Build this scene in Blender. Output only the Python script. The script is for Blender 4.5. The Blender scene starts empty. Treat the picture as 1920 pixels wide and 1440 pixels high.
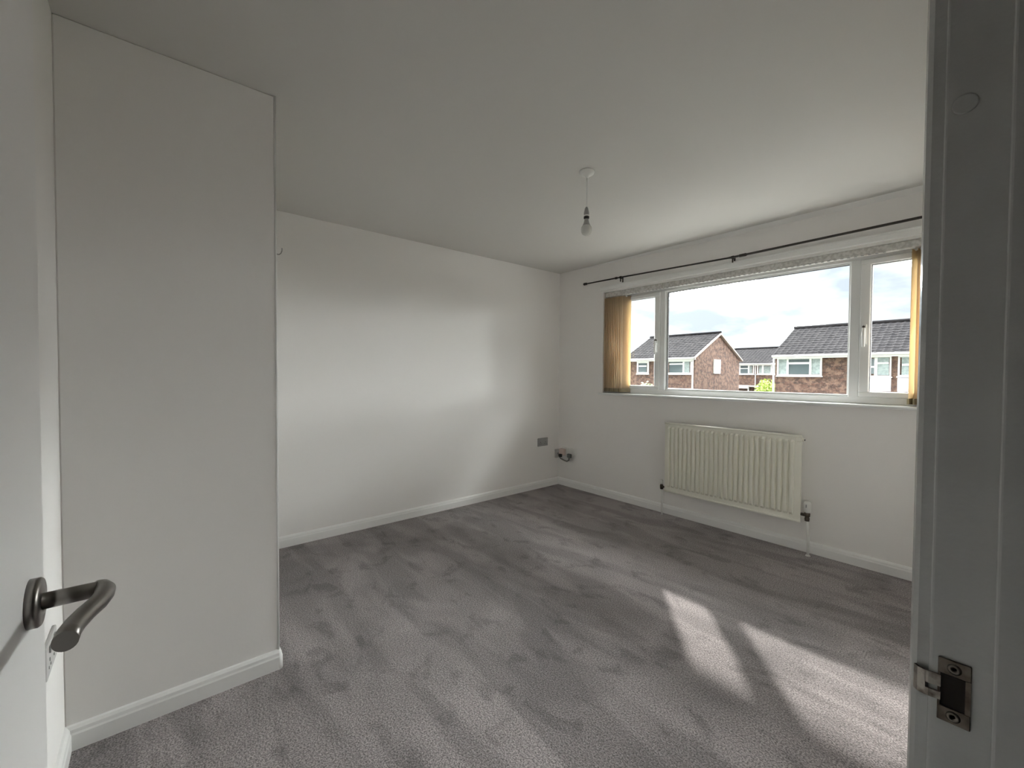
import bpy, bmesh, math, random
from mathutils import Vector, Matrix
random.seed(7)
sc = bpy.context.scene
COL = sc.collection
PI = math.pi

# ------------------------------------------------------------------ camera
F_PX = 799.6
cam_d = bpy.data.cameras.new('camera')
cam_d.sensor_width = 36.0
cam_d.lens = F_PX * 36.0 / 1920.0
cam_d.clip_start = 0.01
cam_d.clip_end = 400
cam = bpy.data.objects.new('camera', cam_d)
COL.objects.link(cam)
yaw, pitch, roll = math.radians(139.857), math.radians(-1.3345), math.radians(0.328)
Fv = Vector((math.cos(pitch)*math.cos(yaw), math.cos(pitch)*math.sin(yaw), math.sin(pitch)))
R0 = Vector((math.sin(yaw), -math.cos(yaw), 0)); U0 = R0.cross(Fv)
Rv = math.cos(roll)*R0 + math.sin(roll)*U0
Uv = -math.sin(roll)*R0 + math.cos(roll)*U0
M = Matrix((Rv, Uv, -Fv)).transposed().to_4x4()
M.translation = Vector((3.234, -3.4007, 1.2))
cam.matrix_world = M
sc.camera = cam

# ------------------------------------------------------------------ exposure, sun, sky
sc.view_settings.view_transform = 'Standard'
sc.view_settings.look = 'None'
sc.view_settings.gamma = 1.0
sc.view_settings.exposure = 0.0
sc.view_settings.use_curve_mapping = False
sc.cycles.use_denoising = True
sc.cycles.max_bounces = 14
sc.cycles.diffuse_bounces = 9
sc.cycles.transparent_max_bounces = 24
sc.cycles.caustics_reflective = False
sc.cycles.caustics_refractive = False

SUN_DIR = Vector((0.86, -1.0, -0.846)).normalized()
SKY = 68.0
SUN = 9.8
sun_d = bpy.data.lights.new('sun', 'SUN')
sun_d.energy = SUN
sun_d.angle = math.radians(1.3)
sun_d.color = (1.0, 0.95, 0.90)
sun = bpy.data.objects.new('sun', sun_d)
COL.objects.link(sun)
sun.location = (-8, 10, 9)
sun.rotation_euler = SUN_DIR.to_track_quat('-Z', 'Y').to_euler()

w = bpy.data.worlds.new('cloudy_sky'); sc.world = w
w.use_nodes = True
nt = w.node_tree; nt.nodes.clear()
def N(t, **kw):
    n = nt.nodes.new(t)
    for k, v in kw.items(): setattr(n, k, v)
    return n
def L(a, b): nt.links.new(a, b)
def mth(op, a, b=None, clamp=False):
    n = N('ShaderNodeMath', operation=op, use_clamp=clamp)
    for i, v in enumerate((a, b)):
        if v is None: continue
        if isinstance(v, (int, float)): n.inputs[i].default_value = v
        else: L(v, n.inputs[i])
    return n.outputs[0]
tc = N('ShaderNodeTexCoord'); sep = N('ShaderNodeSeparateXYZ'); L(tc.outputs['Generated'], sep.inputs[0])
n1 = N('ShaderNodeTexNoise'); n1.inputs['Scale'].default_value = 4.2; n1.inputs['Detail'].default_value = 5; n1.inputs['Roughness'].default_value = 0.5
mp = N('ShaderNodeMapping'); mp.inputs['Location'].default_value = (2.2, -3.3, 0); mp.inputs['Scale'].default_value = (1, 1, 2.6); L(tc.outputs['Generated'], mp.inputs[0]); L(mp.outputs[0], n1.inputs['Vector'])
cr = N('ShaderNodeValToRGB'); L(n1.outputs[0], cr.inputs[0])
e = cr.color_ramp.elements
e[0].position = 0.41; e[0].color = (1, 1, 1, 1)
e[1].position = 0.64; e[1].color = (0.0120, 0.0132, 0.0150, 1)
x = e.new(0.465); x.color = (0.33, 0.34, 0.35, 1)
x = e.new(0.500); x.color = (0.0205, 0.0216, 0.0230, 1)
# brighter veil of cloud around the sun
dt = N('ShaderNodeVectorMath', operation='DOT_PRODUCT'); L(tc.outputs['Generated'], dt.inputs[0]); dt.inputs[1].default_value = tuple(-SUN_DIR)
# thin bright cloud on the sun's side of the sky, fading evenly to the far side
side = mth('ADD', mth('MULTIPLY', mth('POWER', mth('MULTIPLY', mth('ADD', dt.outputs['Value'], 1.0), 0.5), 2.3), 1.32), 0.045)
mixw = N('ShaderNodeVectorMath', operation='SCALE'); L(cr.outputs[0], mixw.inputs[0]); L(side, mixw.inputs['Scale'])
below = N('ShaderNodeMixRGB'); L(mth('MULTIPLY', mth('ADD', sep.outputs[2], 0.01), 60.0, True), below.inputs[0]); below.inputs[1].default_value = (0.02, 0.02, 0.018, 1); L(mixw.outputs[0], below.inputs[2])
bg = N('ShaderNodeBackground'); L(below.outputs[0], bg.inputs[0]); bg.inputs[1].default_value = SKY
wo = N('ShaderNodeOutputWorld'); L(bg.outputs[0], wo.inputs[0])

# ------------------------------------------------------------------ materials
def mat(name, color, rough=0.6, metal=0.0, bump=None, noise=None, spec=0.5, coat=0.0, sub=None):
    """bump=(scale, strength, distance); noise=(scale, second colour, contrast lo, hi)"""
    m = bpy.data.materials.new(name); m.use_nodes = True
    t = m.node_tree; p = t.nodes['Principled BSDF']
    p.inputs['Base Color'].default_value = (*color, 1); p.inputs['Roughness'].default_value = rough
    p.inputs['Metallic'].default_value = metal; p.inputs['Specular IOR Level'].default_value = spec
    p.inputs['Coat Weight'].default_value = coat
    g = t.nodes.new('ShaderNodeNewGeometry')
    if noise:
        n = t.nodes.new('ShaderNodeTexNoise'); n.inputs['Scale'].default_value = noise[0]; n.inputs['Detail'].default_value = 5
        t.links.new(g.outputs['Position'], n.inputs['Vector'])
        r = t.nodes.new('ShaderNodeValToRGB'); r.color_ramp.elements[0].position = noise[2]; r.color_ramp.elements[1].position = noise[3]
        r.color_ramp.elements[0].color = (*color, 1); r.color_ramp.elements[1].color = (*noise[1], 1)
        t.links.new(n.outputs[0], r.inputs[0]); t.links.new(r.outputs[0], p.inputs['Base Color'])
    if bump:
        n = t.nodes.new('ShaderNodeTexNoise'); n.inputs['Scale'].default_value = bump[0]; n.inputs['Detail'].default_value = 3
        t.links.new(g.outputs['Position'], n.inputs['Vector'])
        b = t.nodes.new('ShaderNodeBump'); b.inputs['Strength'].default_value = bump[1]; b.inputs['Distance'].default_value = bump[2]
        t.links.new(n.outputs[0], b.inputs['Height']); t.links.new(b.outputs[0], p.inputs['Normal'])
    return m

M_wall = mat('wall_emulsion', (0.878, 0.862, 0.842), 0.75, bump=(90, 0.12, 0.002), spec=0.25)
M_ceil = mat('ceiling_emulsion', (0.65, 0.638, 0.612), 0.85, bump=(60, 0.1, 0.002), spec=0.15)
M_gloss = mat('white_gloss_paint', (0.86, 0.86, 0.845), 0.28, bump=(35, 0.12, 0.002))
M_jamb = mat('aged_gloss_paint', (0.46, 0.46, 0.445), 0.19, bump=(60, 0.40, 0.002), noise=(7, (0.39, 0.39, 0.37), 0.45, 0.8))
M_door = mat('door_paint', (0.84, 0.83, 0.82), 0.38, bump=(40, 0.06, 0.001))
M_upvc = mat('white_upvc', (0.86, 0.87, 0.86), 0.32)
M_gasket = mat('grey_gasket', (0.10, 0.10, 0.10), 0.6)
M_rail = mat('dusty_white_rail', (0.66, 0.65, 0.62), 0.5, noise=(55, (0.48, 0.47, 0.44), 0.40, 0.62))
M_soffit = mat('textured_reveal_plaster', (0.78, 0.77, 0.74), 0.85, bump=(45, 0.6, 0.01))
M_steel = mat('brushed_nickel', (0.24, 0.225, 0.21), 0.30, metal=1.0, bump=(300, 0.05, 0.0005))
M_plate = mat('tarnished_plate', (0.16, 0.135, 0.11), 0.42, metal=0.9, noise=(60, (0.05, 0.035, 0.028), 0.35, 0.65), bump=(120, 0.3, 0.001))
M_lip = mat('painted_plate_lip', (0.42, 0.38, 0.33), 0.5, metal=0.3, noise=(80, (0.12, 0.09, 0.07), 0.5, 0.7))
M_dark = mat('dark_hole', (0.012, 0.008, 0.007), 0.9)
M_rad = mat('radiator_enamel', (0.86, 0.85, 0.76), 0.35)
M_pole = mat('gunmetal_pole', (0.06, 0.055, 0.05), 0.35, metal=0.8)
M_chrome = mat('dull_brass_valve', (0.09, 0.075, 0.06), 0.4, metal=0.8)
M_plastic = mat('white_plastic', (0.78, 0.78, 0.75), 0.4)
M_greyp = mat('grey_plastic', (0.34, 0.34, 0.33), 0.5)
M_outlet = mat('outlet_grey', (0.52, 0.51, 0.50), 0.5)
M_beigep = mat('beige_plastic', (0.55, 0.46, 0.42), 0.5)
M_black = mat('black_plastic', (0.03, 0.03, 0.028), 0.5)
M_weight = mat('olive_bottom_weight', (0.30, 0.255, 0.16), 0.6)
M_sillm = mat('white_sill', (0.84, 0.85, 0.85), 0.3)
M_hall = mat('hall_emulsion', (0.42, 0.41, 0.39), 0.8)
M_fascia = mat('white_fascia', (0.82, 0.82, 0.82), 0.5)
M_dpane = mat('dark_pane', (0.10, 0.13, 0.14), 0.08)
M_npane = mat('net_curtain_pane', (0.36, 0.42, 0.42), 0.3, noise=(9, (0.26, 0.31, 0.31), 0.4, 0.6))
M_clad = mat('white_cladding', (0.80, 0.82, 0.88), 0.5)
M_tile = mat('grey_roof_tile', (0.030, 0.028, 0.030), 0.95, noise=(2.2, (0.018, 0.017, 0.019), 0.35, 0.7), bump=(30, 0.4, 0.01), spec=0.05)
M_verge = mat('mortar_verge', (0.45, 0.40, 0.36), 0.9)
M_bounce = mat('pale_bounce_slab', (0.19, 0.185, 0.175), 0.9, noise=(2, (0.16, 0.155, 0.145), 0.4, 0.6))  # pale surface of the added slab that bounces light indoors
M_asphalt = mat('asphalt', (0.055, 0.055, 0.055), 0.9, noise=(4, (0.045, 0.045, 0.045), 0.4, 0.6))
M_grass = mat('lawn_grass', (0.045, 0.07, 0.02), 0.95, noise=(3, (0.06, 0.07, 0.03), 0.4, 0.6), bump=(40, 0.8, 0.03))
M_leafy = mat('yellow_green_leaf', (0.42, 0.50, 0.10), 0.7, noise=(10, (0.25, 0.36, 0.07), 0.4, 0.6))
M_leafg = mat('dull_green_leaf', (0.24, 0.27, 0.17), 0.7, noise=(10, (0.32, 0.32, 0.22), 0.4, 0.6))
M_bark = mat('shrub_stem', (0.12, 0.08, 0.05), 0.9)
M_flat = mat('pale_flat_roof', (0.48, 0.46, 0.45), 0.85, noise=(2, (0.40, 0.38, 0.37), 0.4, 0.6))

def brick_mat():
    m = bpy.data.materials.new('red_brick'); m.use_nodes = True
    t = m.node_tree; p = t.nodes['Principled BSDF']; p.inputs['Roughness'].default_value = 0.9
    g = t.nodes.new('ShaderNodeNewGeometry'); s = t.nodes.new('ShaderNodeSeparateXYZ'); t.links.new(g.outputs['Position'], s.inputs[0])
    a = t.nodes.new('ShaderNodeMath'); a.operation = 'ADD'; t.links.new(s.outputs[0], a.inputs[0]); t.links.new(s.outputs[1], a.inputs[1])
    c = t.nodes.new('ShaderNodeCombineXYZ'); t.links.new(a.outputs[0], c.inputs[0]); t.links.new(s.outputs[2], c.inputs[1])
    b = t.nodes.new('ShaderNodeTexBrick'); t.links.new(c.outputs[0], b.inputs['Vector'])
    b.inputs['Scale'].default_value = 1; b.inputs['Brick Width'].default_value = 0.225; b.inputs['Row Height'].default_value = 0.075
    b.inputs['Mortar Size'].default_value = 0.006; b.inputs['Bias'].default_value = 0.0
    b.inputs['Color1'].default_value = (0.115, 0.053, 0.036, 1); b.inputs['Color2'].default_value = (0.042, 0.024, 0.020, 1); b.inputs['Mortar'].default_value = (0.10, 0.08, 0.068, 1)
    n = t.nodes.new('ShaderNodeTexNoise'); n.inputs['Scale'].default_value = 4.2; n.inputs['Detail'].default_value = 5; n.inputs['Roughness'].default_value = 0.75; t.links.new(g.outputs['Position'], n.inputs['Vector'])
    r = t.nodes.new('ShaderNodeValToRGB'); r.color_ramp.elements[0].position = 0.45; r.color_ramp.elements[1].position = 0.58; t.links.new(n.outputs[0], r.inputs[0])
    mx = t.nodes.new('ShaderNodeMixRGB'); t.links.new(r.outputs[0], mx.inputs[0]); t.links.new(b.outputs[0], mx.inputs[1]); mx.inputs[2].default_value = (0.20, 0.125, 0.092, 1)
    t.links.new(mx.outputs[0], p.inputs['Base Color'])
    bp = t.nodes.new('ShaderNodeBump'); bp.inputs['Strength'].default_value = 0.6; bp.inputs['Distance'].default_value = 0.01; bp.invert = True
    t.links.new(b.outputs['Fac'], bp.inputs['Height']); t.links.new(bp.outputs[0], p.inputs['Normal'])
    return m
M_brick = brick_mat()

def glass_mat(name, tint=(0.97, 0.99, 0.98), rough=0.0, refl=1.0):
    m = bpy.data.materials.new(name); m.use_nodes = True
    t = m.node_tree; t.nodes.clear()
    o = t.nodes.new('ShaderNodeOutputMaterial'); tr = t.nodes.new('ShaderNodeBsdfTransparent'); gl = t.nodes.new('ShaderNodeBsdfGlossy')
    tr.inputs[0].default_value = (*tint, 1); gl.inputs['Roughness'].default_value = rough
    g = t.nodes.new('ShaderNodeNewGeometry'); d = t.nodes.new('ShaderNodeVectorMath'); d.operation = 'DOT_PRODUCT'
    t.links.new(g.outputs['Incoming'], d.inputs[0]); t.links.new(g.outputs['Normal'], d.inputs[1])
    def mt(op, a, b_=None):
        n = t.nodes.new('ShaderNodeMath'); n.operation = op
        for i, v in enumerate((a, b_)):
            if v is None: continue
            if isinstance(v, (int, float)): n.inputs[i].default_value = v
            else: t.links.new(v, n.inputs[i])
        return n.outputs[0]
    # Schlick reflectance, the same from either side of the thin pane
    fr = mt('ADD', mt('MULTIPLY', mt('POWER', mt('SUBTRACT', 1.0, mt('ABSOLUTE', d.outputs['Value'])), 5.0), 0.96), 0.04)
    k = t.nodes.new('ShaderNodeMath'); k.operation = 'MULTIPLY'; k.inputs[1].default_value = refl; t.links.new(fr, k.inputs[0])
    mx = t.nodes.new('ShaderNodeMixShader'); t.links.new(k.outputs[0], mx.inputs[0]); t.links.new(tr.outputs[0], mx.inputs[1]); t.links.new(gl.outputs[0], mx.inputs[2])
    t.links.new(mx.outputs[0], o.inputs[0])
    return m
M_glass = glass_mat('window_glass')
M_bulb = glass_mat('bulb_glass', (0.93, 0.93, 0.90), 0.05, 1.2)

def fabric_mat():
    m = bpy.data.materials.new('beige_blind_fabric'); m.use_nodes = True
    t = m.node_tree; t.nodes.clear()
    o = t.nodes.new('ShaderNodeOutputMaterial'); d = t.nodes.new('ShaderNodeBsdfDiffuse'); tl = t.nodes.new('ShaderNodeBsdfTranslucent')
    d.inputs[0].default_value = (0.84, 0.73, 0.57, 1); tl.inputs[0].default_value = (0.80, 0.66, 0.44, 1)
    g = t.nodes.new('ShaderNodeNewGeometry'); n = t.nodes.new('ShaderNodeTexNoise'); n.inputs['Scale'].default_value = 350
    t.links.new(g.outputs['Position'], n.inputs['Vector'])
    b = t.nodes.new('ShaderNodeBump'); b.inputs['Strength'].default_value = 0.3; b.inputs['Distance'].default_value = 0.001
    t.links.new(n.outputs[0], b.inputs['Height']); t.links.new(b.outputs[0], d.inputs['Normal'])
    mx = t.nodes.new('ShaderNodeMixShader'); mx.inputs[0].default_value = 0.60
    t.links.new(d.outputs[0], mx.inputs[1]); t.links.new(tl.outputs[0], mx.inputs[2]); t.links.new(mx.outputs[0], o.inputs[0])
    return m
M_fabric = fabric_mat()

def carpet_mat():
    m = bpy.data.materials.new('grey_twist_carpet'); m.use_nodes = True
    t = m.node_tree; p = t.nodes['Principled BSDF']; p.inputs['Roughness'].default_value = 0.95; p.inputs['Specular IOR Level'].default_value = 0.1
    p.inputs['Sheen Weight'].default_value = 0.25; p.inputs['Sheen Roughness'].default_value = 0.5
    g = t.nodes.new('ShaderNodeNewGeometry')
    def noise(scale, detail=3, rough=0.5, mapping=None, dist=0.0):
        n = t.nodes.new('ShaderNodeTexNoise'); n.inputs['Scale'].default_value = scale; n.inputs['Detail'].default_value = detail
        n.inputs['Roughness'].default_value = rough; n.inputs['Distortion'].default_value = dist
        if mapping:
            mp = t.nodes.new('ShaderNodeMapping'); mp.inputs['Rotation'].default_value = (0, 0, mapping[0]); mp.inputs['Scale'].default_value = mapping[1]; mp.inputs['Location'].default_value = mapping[2]
            t.links.new(g.outputs['Position'], mp.inputs[0]); t.links.new(mp.outputs[0], n.inputs['Vector'])
        else: t.links.new(g.outputs['Position'], n.inputs['Vector'])
        return n.outputs[0]
    def ramp(v, lo, hi, a, b):
        r = t.nodes.new('ShaderNodeMapRange'); t.links.new(v, r.inputs[0])
        r.inputs[1].default_value = lo; r.inputs[2].default_value = hi; r.inputs[3].default_value = a; r.inputs[4].default_value = b
        r.interpolation_type = 'SMOOTHSTEP'
        return r.outputs[0]
    def mul(a, b):
        n = t.nodes.new('ShaderNodeMath'); n.operation = 'MULTIPLY'; t.links.new(a, n.inputs[0]); t.links.new(b, n.inputs[1]); return n.outputs[0]
    # pile lying different ways after hoovering: streaks and brushed patches
    streak = ramp(noise(5.5, 2, 0.45, (0.35, (0.22, 1.0, 1), (0.3, 0, 0)), 0.7), 0.40, 0.60, 0.78, 1.12)
    patch = ramp(noise(1.7, 3, 0.55, (0, (1, 1, 1), (4.1, 2.2, 0)), 0.8), 0.38, 0.60, 0.84, 1.08)
    scuff = ramp(noise(6.5, 3, 0.6, (1.1, (0.8, 1.3, 1), (7, 1, 0)), 0.5), 0.32, 0.46, 0.68, 1.0)
    fleck = ramp(noise(170, 3, 0.8), 0.32, 0.70, 0.25, 1.85)
    v = mul(mul(streak, patch), mul(scuff, fleck))
    c1 = t.nodes.new('ShaderNodeMixRGB'); c1.inputs[1].default_value = (0.250, 0.229, 0.228, 1); c1.inputs[2].default_value = (0.276, 0.236, 0.238, 1)
    t.links.new(noise(90, 1), c1.inputs[0])
    mx = t.nodes.new('ShaderNodeVectorMath'); mx.operation = 'SCALE'; t.links.new(c1.outputs[0], mx.inputs[0]); t.links.new(v, mx.inputs['Scale'])
    t.links.new(mx.outputs[0], p.inputs['Base Color'])
    bp = t.nodes.new('ShaderNodeBump'); bp.inputs['Strength'].default_value = 0.9; bp.inputs['Distance'].default_value = 0.006
    t.links.new(noise(230, 3, 0.7), bp.inputs['Height']); t.links.new(bp.outputs[0], p.inputs['Normal'])
    return m
M_carpet = carpet_mat()

# ------------------------------------------------------------------ mesh helpers
class MB:
    def __init__(s): s.bm = bmesh.new(); s.smooth = False
    def box(s, x0, x1, y0, y1, z0, z1, bev=0.0, seg=1):
        b = bmesh.new()
        r = bmesh.ops.create_cube(b, size=1)
        for v in b.verts:
            v.co = Vector((x0 + (v.co.x+.5)*(x1-x0), y0 + (v.co.y+.5)*(y1-y0), z0 + (v.co.z+.5)*(z1-z0)))
        if bev > 0: bmesh.ops.bevel(b, geom=list(b.edges), offset=bev, segments=seg, affect='EDGES', profile=0.5)
        s._merge(b); return s
    def _merge(s, b):
        mesh = bpy.data.meshes.new('tmp'); b.to_mesh(mesh); b.free(); s.bm.from_mesh(mesh); bpy.data.meshes.remove(mesh)
    def prism(s, pts, axis, a0, a1):
        """extrude a closed polygon pts (2D in the two other axes, cyclic order) along axis"""
        b = bmesh.new(); n = len(pts)
        def P(u, v, a): return {'x': (a, u, v), 'y': (u, a, v), 'z': (u, v, a)}[axis]
        A = [b.verts.new(P(u, v, a0)) for u, v in pts]; B = [b.verts.new(P(u, v, a1)) for u, v in pts]
        b.faces.new(A); b.faces.new(B[::-1])
        for i in range(n): b.faces.new((A[i], B[i], B[(i+1) % n], A[(i+1) % n]))
        bmesh.ops.recalc_face_normals(b, faces=list(b.faces)); s._merge(b); return s
    def tube(s, pts, rad, seg=12, cap=True, squash=None):
        """sweep a circle along pts; rad number or list; squash=(vector, factor) flattens along vector"""
        b = bmesh.new(); pts = [Vector(p) for p in pts]; n = len(pts)
        rads = rad if isinstance(rad, (list, tuple)) else [rad]*n
        rings = []; prev = None
        for i, p in enumerate(pts):
            d = (pts[min(i+1, n-1)] - pts[max(i-1, 0)]).normalized()
            if prev is None:
                u = d.orthogonal().normalized()
            else:
                u = (prev - d*prev.dot(d)); u = u.normalized() if u.length > 1e-6 else d.orthogonal().normalized()
            prev = u; v = d.cross(u)
            ring = []
            for k in range(seg):
                a = 2*PI*k/seg; o = (u*math.cos(a) + v*math.sin(a))*rads[i]
                if squash: q = Vector(squash[0]).normalized(); o = o - q*(o.dot(q))*(1-squash[1])
                ring.append(b.verts.new(p+o))
            rings.append(ring)
        for i in range(n-1):
            for k in range(seg):
                f = b.faces.new((rings[i][k], rings[i][(k+1) % seg], rings[i+1][(k+1) % seg], rings[i+1][k])); f.smooth = True
        if cap:
            b.faces.new(rings[0][::-1]); b.faces.new(rings[-1])
        bmesh.ops.recalc_face_normals(b, faces=list(b.faces)); s._merge(b); return s
    def lathe(s, prof, origin, axis=(0, 0, 1), seg=24):
        """prof = list of (radius, distance along axis)"""
        b = bmesh.new(); ax = Vector(axis).normalized(); u = ax.orthogonal().normalized(); v = ax.cross(u); o = Vector(origin)
        rings = []
        for r, h in prof:
            rings.append([b.verts.new(o + ax*h + (u*math.cos(2*PI*k/seg) + v*math.sin(2*PI*k/seg))*max(r, 1e-5)) for k in range(seg)])
        for i in range(len(prof)-1):
            sm = True
            for k in range(seg):
                f = b.faces.new((rings[i][k], rings[i][(k+1) % seg], rings[i+1][(k+1) % seg], rings[i+1][k])); f.smooth = sm
        b.faces.new(rings[0][::-1]); b.faces.new(rings[-1])
        bmesh.ops.recalc_face_normals(b, faces=list(b.faces)); s._merge(b); return s
    def build(s, name, m, parent=None, world=True):
        me = bpy.data.meshes.new(name)
        if parent is not None and world:
            off = world_loc(parent)
            for v in s.bm.verts: v.co -= off
        s.bm.to_mesh(me); s.bm.free()
        me.materials.append(m)
        o = bpy.data.objects.new(name, me); COL.objects.link(o)
        if parent is not None: o.parent = parent
        return o

def world_loc(o):
    l = Vector((0, 0, 0))
    while o is not None: l += Vector(o.location); o = o.parent
    return l
def tag(o, label=None, cat=None, group=None, kind=None):
    if label: o['label'] = label
    if cat: o['category'] = cat
    if group: o['group'] = group
    if kind: o['kind'] = kind
    return o
def empty(name, loc, label, cat, group=None, kind=None):
    o = bpy.data.objects.new(name, None); COL.objects.link(o); o.location = loc; o.empty_display_size = 0.1
    return tag(o, label, cat, group, kind)

# ------------------------------------------------------------------ the room
H = 2.291; XR = 3.188; YS = -3.624
XC, YC = 1.318, -3.021          # cupboard block in the corner
T = 0.28
OPEN_L, OPEN_R, OPEN_H = -3.556, -2.851, 2.03
S = 'structure'
tag(MB().box(-T, 5.2, -5.2, T, -0.12, 0).build('floor', M_carpet), 'dark grey twist-pile carpet covering the whole bedroom floor', 'carpet', kind=S)
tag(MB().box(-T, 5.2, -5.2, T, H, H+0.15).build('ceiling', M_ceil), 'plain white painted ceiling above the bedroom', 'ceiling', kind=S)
tag(MB().box(-T, 0, YS-T, T, 0, H).build('wall_left', M_wall), 'long white wall with the grey socket and skirting', 'wall', kind=S)
# window wall with its opening
WX0, WX1, WZ0, WZ1 = 0.590, 3.135, 1.000, 2.016
wf = MB().box(0, WX0, 0, T, 0, H).box(WX1, 3.5, 0, T, 0, H).box(WX0, WX1, 0, T, 0, WZ0).box(WX0, WX1, 0, T, WZ1, H)
tag(wf.build('wall_front', M_wall), 'white wall holding the wide window above the radiator', 'wall', kind=S)
tag(MB().box(0, 3.5, YS-T, YS, 0, H).build('wall_back', M_wall), 'narrow strip of white wall behind the open door', 'wall', kind=S)
wr = MB().box(XR, XR+0.11, OPEN_R+0.03, 0, 0, H).box(XR, XR+0.11, OPEN_L-0.03, OPEN_R+0.03, OPEN_H+0.03, H).box(XR, XR+0.11, YS, OPEN_L-0.03, 0, H)
tag(wr.build('wall_right', M_wall), 'white wall containing the doorway the picture is taken from', 'wall', kind=S)
tag(MB().box(0, XC, YS, YC, 0, H, 0.004).build('wall_cupboard', M_wall), 'white boxed-in corner projecting into the room beside the door', 'wall', kind=S)
# plaster corner bead down the arris of the projecting corner
tag(MB().tube([(XC-0.001, YC+0.001, 0.07), (XC-0.001, YC+0.001, H)], 0.0045, 8).build('trim_1', M_gloss), 'slim white corner bead running down the projecting wall corner', 'corner bead', kind=S)
# landing behind the camera, so that only its own dim daylight reaches the doorway
lh = MB().box(5.0, 5.15, -5.2, -1.2, 0, H).box(XR+0.11, 5.0, -5.2, -5.05, 0, H).box(XR+0.11, 5.0, -1.35, -1.2, 0, H).box(3.5, 3.65, -5.05, YS-T, 0, H)
tag(lh.build('wall_landing', M_hall), 'plain landing walls outside the bedroom doorway', 'wall', kind=S)

# skirting boards: profile (distance from wall, height)
SK = [(0, 0), (0.016, 0), (0.016, 0.050), (0.0135, 0.056), (0.012, 0.066), (0.006, 0.074), (0, 0.077)]
def skirt(name, kind_axis, a0, a1, base, sign, label):
    pts = [(base + sign*d, h) for d, h in SK]
    return tag(MB().prism(pts, kind_axis, a0, a1).build(name, M_gloss), label, 'skirting board', kind=S)
skirt('baseboard_left', 'y', YC, 0.0, 0.0, 1, 'white skirting board along the long plain wall')
skirt('baseboard_front', 'x', 0.0, XR, 0.0, -1, 'white skirting board under the window and radiator')
skirt('baseboard_back', 'x', XC, XR-0.02, YS, 1, 'short white skirting board on the wall behind the door')
skirt('baseboard_right', 'y', OPEN_R+0.06, -0.016, XR, -1, 'white skirting board along the doorway wall')
b1 = MB().prism([(XC + d, h) for d, h in SK], 'y', YS, YC+0.001)
b1.prism([(YC + d, h) for d, h in SK], 'x', 0.0, XC+0.001)
b1.lathe([(0.016, 0), (0.016, 0.050), (0.0135, 0.056), (0.012, 0.066), (0.006, 0.074), (0.001, 0.077)], (XC, YC, 0), seg=16)
tag(b1.build('baseboard_cupboard', M_gloss), 'white skirting board wrapping the projecting corner beside the door', 'skirting board', kind=S)

# shallow cove strip where window wall meets ceiling: it widens towards the doorway
b = bmesh.new()
st = [(0.15, 0.003), (0.6, 0.018), (1.2, 0.035), (1.9, 0.047), (XR, 0.047)]
prev = None
for xx, s_ in st:
    r = [b.verts.new((xx, 0.0, H)), b.verts.new((xx, -s_*0.62, H)), b.verts.new((xx, -s_*0.5, H-0.004)), b.verts.new((xx, -0.004, H-s_*0.55)), b.verts.new((xx, 0.0, H-s_*0.6))]
    if prev:
        for i in range(5): b.faces.new((prev[i], prev[(i+1) % 5], r[(i+1) % 5], r[i]))
    else: b.faces.new(r)
    prev = r
b.faces.new(prev[::-1]); bmesh.ops.recalc_face_normals(b, faces=list(b.faces))
mb = MB(); mb._merge(b)
tag(mb.build('trim_2', M_gloss), 'thin pale cove strip between window wall and ceiling', 'cove', kind=S)
# pelmet batten above the window
mb = MB().box(0.56, 3.16, -0.014, 0, WZ1+0.004, WZ1+0.050, 0.003).box(0.56, 3.16, -0.019, -0.012, WZ1+0.036, WZ1+0.050, 0.002)
tag(mb.build('trim_3', M_gloss), 'flat white batten running along the top of the window opening', 'batten', kind=S)

# ------------------------------------------------------------------ window
YF = 0.085                       # inner face of the outer frame
win = empty('window_1', (1.86, 0.1, 1.02), 'wide three-light white window looking out on brick houses', 'window', kind=S)
# rendered reveal lining (head and sides)
rv = MB().box(WX0, WX1, 0.0, YF+0.07, WZ1-0.012, WZ1)
rv.build('reveal_head', M_soffit, win)
sl = MB().prism([(0.0005, WZ0+0.0005), (-0.024, WZ0+0.0005), (-0.030, WZ0+0.004), (-0.032, WZ0+0.011), (-0.030, WZ0+0.018), (-0.025, WZ0+0.022), (0.0005, WZ0+0.022)], 'x', WX0-0.035, WX1+0.02)
sl.box(WX0+0.0005, WX1-0.0005, 0.0005, YF+0.02, WZ0+0.0005, WZ0+0.022)
sl.build('sill', M_sillm, win)
ZB, ZT = WZ0+0.022, WZ1-0.012
fr = MB()
fr.box(WX0, WX1, YF, YF+0.065, ZB, 1.066, 0.004).box(WX0, WX1, YF, YF+0.065, 1.942, ZT, 0.004)
fr.box(WX0, WX0+0.045, YF, YF+0.065, 1.060, 1.948, 0.004).box(WX1-0.045, WX1, YF, YF+0.065, 1.060, 1.948, 0.004)
fr.build('window_frame', M_upvc, win)
for x0, x1 in ((1.158, 1.206), (2.516, 2.572)):
    MB().box(x0, x1, YF, YF+0.065, 1.060, 1.948, 0.005).build('mullion', M_upvc, win)
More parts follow.
